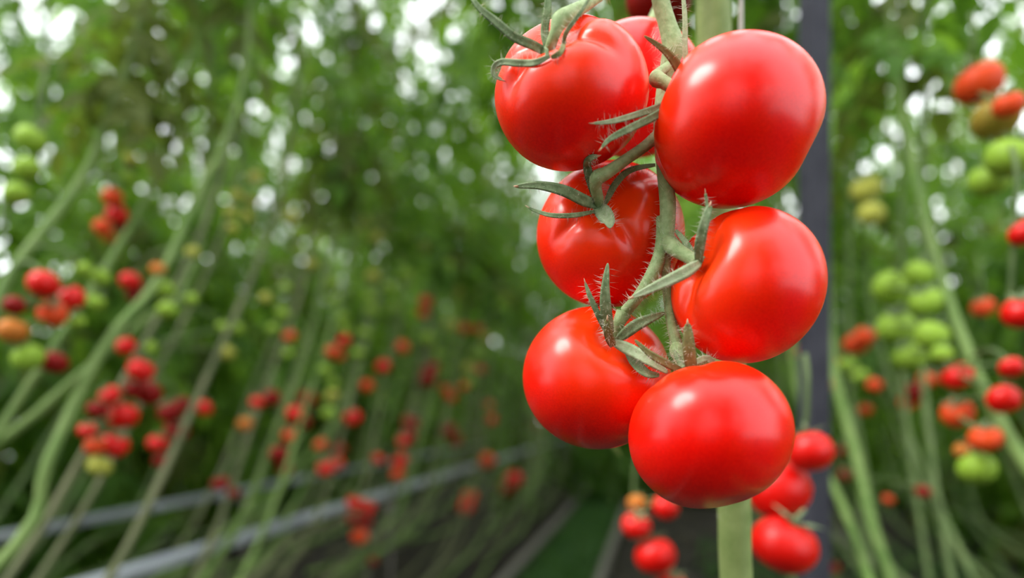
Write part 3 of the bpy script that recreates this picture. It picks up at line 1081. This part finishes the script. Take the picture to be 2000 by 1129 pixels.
GL = 'tomatoes in the row across the path'
GR = 'tomatoes in the row behind the post'
UN = 'small unripe tomatoes among the leaves of the row across the path'
LX = -1.02
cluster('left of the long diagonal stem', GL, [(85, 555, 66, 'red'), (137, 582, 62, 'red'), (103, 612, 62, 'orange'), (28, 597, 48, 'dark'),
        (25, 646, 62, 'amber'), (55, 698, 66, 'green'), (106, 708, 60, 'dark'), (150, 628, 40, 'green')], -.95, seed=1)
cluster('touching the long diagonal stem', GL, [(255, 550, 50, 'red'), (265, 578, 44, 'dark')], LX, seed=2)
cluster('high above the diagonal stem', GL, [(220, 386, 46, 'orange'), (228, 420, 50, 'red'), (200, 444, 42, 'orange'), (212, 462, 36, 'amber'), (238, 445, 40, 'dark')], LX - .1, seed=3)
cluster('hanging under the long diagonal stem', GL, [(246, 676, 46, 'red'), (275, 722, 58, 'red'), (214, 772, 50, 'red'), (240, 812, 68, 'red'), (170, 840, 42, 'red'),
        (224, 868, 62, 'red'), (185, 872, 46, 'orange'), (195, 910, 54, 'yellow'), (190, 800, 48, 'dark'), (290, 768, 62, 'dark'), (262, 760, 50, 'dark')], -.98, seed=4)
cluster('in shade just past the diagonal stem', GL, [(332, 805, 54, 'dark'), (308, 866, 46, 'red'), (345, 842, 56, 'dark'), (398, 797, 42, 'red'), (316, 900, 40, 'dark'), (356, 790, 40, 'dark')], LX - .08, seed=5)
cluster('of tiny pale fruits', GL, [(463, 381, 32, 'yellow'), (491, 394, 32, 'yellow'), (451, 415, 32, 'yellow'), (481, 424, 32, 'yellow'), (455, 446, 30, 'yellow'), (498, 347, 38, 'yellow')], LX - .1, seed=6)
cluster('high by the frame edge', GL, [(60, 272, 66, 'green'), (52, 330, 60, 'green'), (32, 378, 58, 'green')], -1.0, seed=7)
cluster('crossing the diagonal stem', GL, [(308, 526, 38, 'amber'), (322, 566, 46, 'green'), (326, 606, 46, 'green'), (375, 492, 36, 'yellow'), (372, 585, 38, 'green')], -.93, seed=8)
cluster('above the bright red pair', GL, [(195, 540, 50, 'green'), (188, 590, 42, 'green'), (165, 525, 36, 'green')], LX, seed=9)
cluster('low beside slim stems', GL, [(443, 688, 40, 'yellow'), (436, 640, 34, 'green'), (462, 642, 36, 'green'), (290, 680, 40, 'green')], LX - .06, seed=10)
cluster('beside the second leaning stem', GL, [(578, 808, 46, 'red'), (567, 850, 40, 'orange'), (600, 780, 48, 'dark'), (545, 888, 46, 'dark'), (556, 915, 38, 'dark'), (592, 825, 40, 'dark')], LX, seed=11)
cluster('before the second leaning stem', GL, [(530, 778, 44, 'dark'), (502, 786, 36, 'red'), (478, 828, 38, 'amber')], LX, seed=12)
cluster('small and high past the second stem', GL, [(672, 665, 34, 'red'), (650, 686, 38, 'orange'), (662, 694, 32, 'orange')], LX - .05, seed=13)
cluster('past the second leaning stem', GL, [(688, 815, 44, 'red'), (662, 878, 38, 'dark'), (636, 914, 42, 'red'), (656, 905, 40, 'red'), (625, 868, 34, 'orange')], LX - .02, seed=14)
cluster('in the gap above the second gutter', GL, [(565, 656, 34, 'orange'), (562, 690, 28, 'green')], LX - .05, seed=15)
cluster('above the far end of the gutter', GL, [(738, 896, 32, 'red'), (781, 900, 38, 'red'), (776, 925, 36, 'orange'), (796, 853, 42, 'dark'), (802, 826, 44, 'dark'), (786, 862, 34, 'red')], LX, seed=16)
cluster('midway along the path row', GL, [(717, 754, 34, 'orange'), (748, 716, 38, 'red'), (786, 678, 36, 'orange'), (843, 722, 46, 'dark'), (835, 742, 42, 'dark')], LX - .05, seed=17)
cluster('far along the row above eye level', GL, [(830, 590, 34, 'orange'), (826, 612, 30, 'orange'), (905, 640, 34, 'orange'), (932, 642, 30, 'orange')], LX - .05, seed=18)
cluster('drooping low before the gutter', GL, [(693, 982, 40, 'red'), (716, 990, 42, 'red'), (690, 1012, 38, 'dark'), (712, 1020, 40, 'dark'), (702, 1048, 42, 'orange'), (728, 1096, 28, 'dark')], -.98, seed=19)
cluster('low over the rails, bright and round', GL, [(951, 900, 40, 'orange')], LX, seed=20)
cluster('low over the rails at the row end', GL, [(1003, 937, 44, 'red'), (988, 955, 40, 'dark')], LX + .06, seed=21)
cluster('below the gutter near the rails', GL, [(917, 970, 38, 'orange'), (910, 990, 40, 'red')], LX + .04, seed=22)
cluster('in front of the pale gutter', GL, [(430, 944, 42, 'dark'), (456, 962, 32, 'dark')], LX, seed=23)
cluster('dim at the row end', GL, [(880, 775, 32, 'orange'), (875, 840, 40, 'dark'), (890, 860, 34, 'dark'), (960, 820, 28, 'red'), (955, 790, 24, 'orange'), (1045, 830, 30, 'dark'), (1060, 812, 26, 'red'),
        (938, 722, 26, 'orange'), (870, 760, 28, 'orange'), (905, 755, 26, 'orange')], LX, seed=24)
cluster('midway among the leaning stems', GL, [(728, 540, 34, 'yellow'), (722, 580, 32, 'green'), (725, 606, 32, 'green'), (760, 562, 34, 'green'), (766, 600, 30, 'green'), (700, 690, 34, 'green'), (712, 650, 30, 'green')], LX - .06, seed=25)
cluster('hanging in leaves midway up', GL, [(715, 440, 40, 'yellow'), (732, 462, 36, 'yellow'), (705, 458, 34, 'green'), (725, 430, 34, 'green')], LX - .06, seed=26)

rg = random.Random(91)
for k, (x, y, where) in enumerate([(590, 470, 'high over the second leaning stem'), (655, 600, 'over the small orange fruits'), (810, 500, 'high in the middle leaves'), (880, 560, 'left of the dim orange ones'),
                                   (940, 480, 'close to the front truss, high'), (985, 620, 'close to the front truss, lower'), (860, 680, 'under the dim orange ones'), (640, 760, 'among the leaning stems, low'),
                                   (270, 300, 'in the dark upper leaves'), (350, 230, 'highest in the dark leaves'), (540, 600, 'beside the second leaning stem top'), (930, 700, 'low beside the front truss')]):
    cluster(where, UN, [(x + rg.uniform(-26, 26), y + (j - 1.5) * 28 + rg.uniform(-6, 6), rg.uniform(28, 38), rg.choice(['yellow', 'green', 'green'])) for j in range(4)], LX - .04, seed=200 + k)
cluster('at the frame edge under bright leaves', GR, [(1912, 163, 92, 'orange'), (1970, 205, 60, 'orange'), (1945, 232, 92, 'turning'), (1972, 308, 92, 'green'), (1932, 352, 78, 'green')], .47, seed=31, shrink=4)
cluster('cut by the picture edge', GR, [(1998, 455, 62, 'red'), (1996, 610, 80, 'red')], .45, seed=32)
cluster('beside the slanting vine', GR, [(1740, 563, 72, 'green'), (1808, 590, 66, 'green'), (1750, 640, 76, 'green'), (1820, 656, 70, 'green'), (1778, 697, 68, 'green'), (1795, 535, 60, 'green'), (1840, 692, 46, 'green')], .46, seed=33, shrink=4)
cluster('of two pale fruits beside the post', GR, [(1692, 370, 66, 'yellow'), (1702, 418, 58, 'yellow')], .50, seed=34)
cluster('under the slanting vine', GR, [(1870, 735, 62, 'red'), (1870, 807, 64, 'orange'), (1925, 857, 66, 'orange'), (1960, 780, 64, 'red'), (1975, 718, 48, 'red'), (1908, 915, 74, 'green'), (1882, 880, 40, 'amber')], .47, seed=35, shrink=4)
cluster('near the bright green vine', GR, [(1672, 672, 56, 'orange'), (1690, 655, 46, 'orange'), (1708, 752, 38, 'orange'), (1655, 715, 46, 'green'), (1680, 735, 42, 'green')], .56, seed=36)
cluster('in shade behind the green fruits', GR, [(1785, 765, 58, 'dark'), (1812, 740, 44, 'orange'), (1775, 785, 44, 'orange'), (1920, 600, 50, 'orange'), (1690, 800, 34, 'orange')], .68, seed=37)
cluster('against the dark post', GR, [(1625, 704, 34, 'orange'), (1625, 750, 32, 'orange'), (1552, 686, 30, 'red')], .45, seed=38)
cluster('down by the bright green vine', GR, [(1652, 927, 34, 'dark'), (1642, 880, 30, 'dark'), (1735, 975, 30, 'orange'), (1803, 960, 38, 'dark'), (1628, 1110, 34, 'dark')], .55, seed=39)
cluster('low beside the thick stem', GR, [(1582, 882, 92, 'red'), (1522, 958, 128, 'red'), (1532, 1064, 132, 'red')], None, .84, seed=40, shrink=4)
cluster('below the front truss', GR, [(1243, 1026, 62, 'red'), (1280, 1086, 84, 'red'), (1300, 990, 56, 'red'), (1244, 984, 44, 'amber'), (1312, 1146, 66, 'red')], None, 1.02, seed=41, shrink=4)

# ------------------------------------------------------------------ weeds and litter on the ground: nobody could count these
def scatter(name, n, box, hgt, mat, label, cat, seed, flat=False, wd=.007):
    rnd = random.Random(seed)
    V, Fc = [], []
    for _ in range(n):
        x = rnd.uniform(box[0], box[1]); y = box[2] + (box[3] - box[2]) * rnd.random() ** 1.5
        h_ = hgt * rnd.uniform(.4, 1.2)
        a = rnd.uniform(0, 2 * pi)
        u = Vector((cos(a), sin(a), 0)); v = Vector((-sin(a), cos(a), 0))
        b = Vector((x, y, 0.0))
        w_ = wd * rnd.uniform(.6, 1.6)
        lean = rnd.uniform(.3, 1.0) * h_ * (3 if flat else 1)
        up = h_ * (.25 if flat else 1)
        k = len(V)
        V += [b - v * w_, b + v * w_, b + u * lean * .5 + UP * up * .8 - v * w_ * 1.3, b + u * lean * .5 + UP * up * .8 + v * w_ * 1.3, b + u * lean + UP * up * (.5 if flat else .9)]
        Fc += [(k, k + 1, k + 3, k + 2), (k + 2, k + 3, k + 4)]
    tag(link(name, mesh(name, V, Fc, mat)), label, cat, kind='stuff')


scatter('weeds', 9000, (-.75, -.30, 1.0, 9), .06, M['weed'], 'low green weeds growing between the pipe rails', 'weeds', 61)
scatter('leaf_litter', 7000, (-2.4, 2.2, .8, 9), .05, M['litter'], 'dry leaf litter scattered over the soil', 'litter', 62, True, .012)
scatter('weeds', 2500, (.2, 2.0, 1.0, 5), .07, M['weed'], 'sparse green weeds on the soil behind the post', 'weeds', 63)
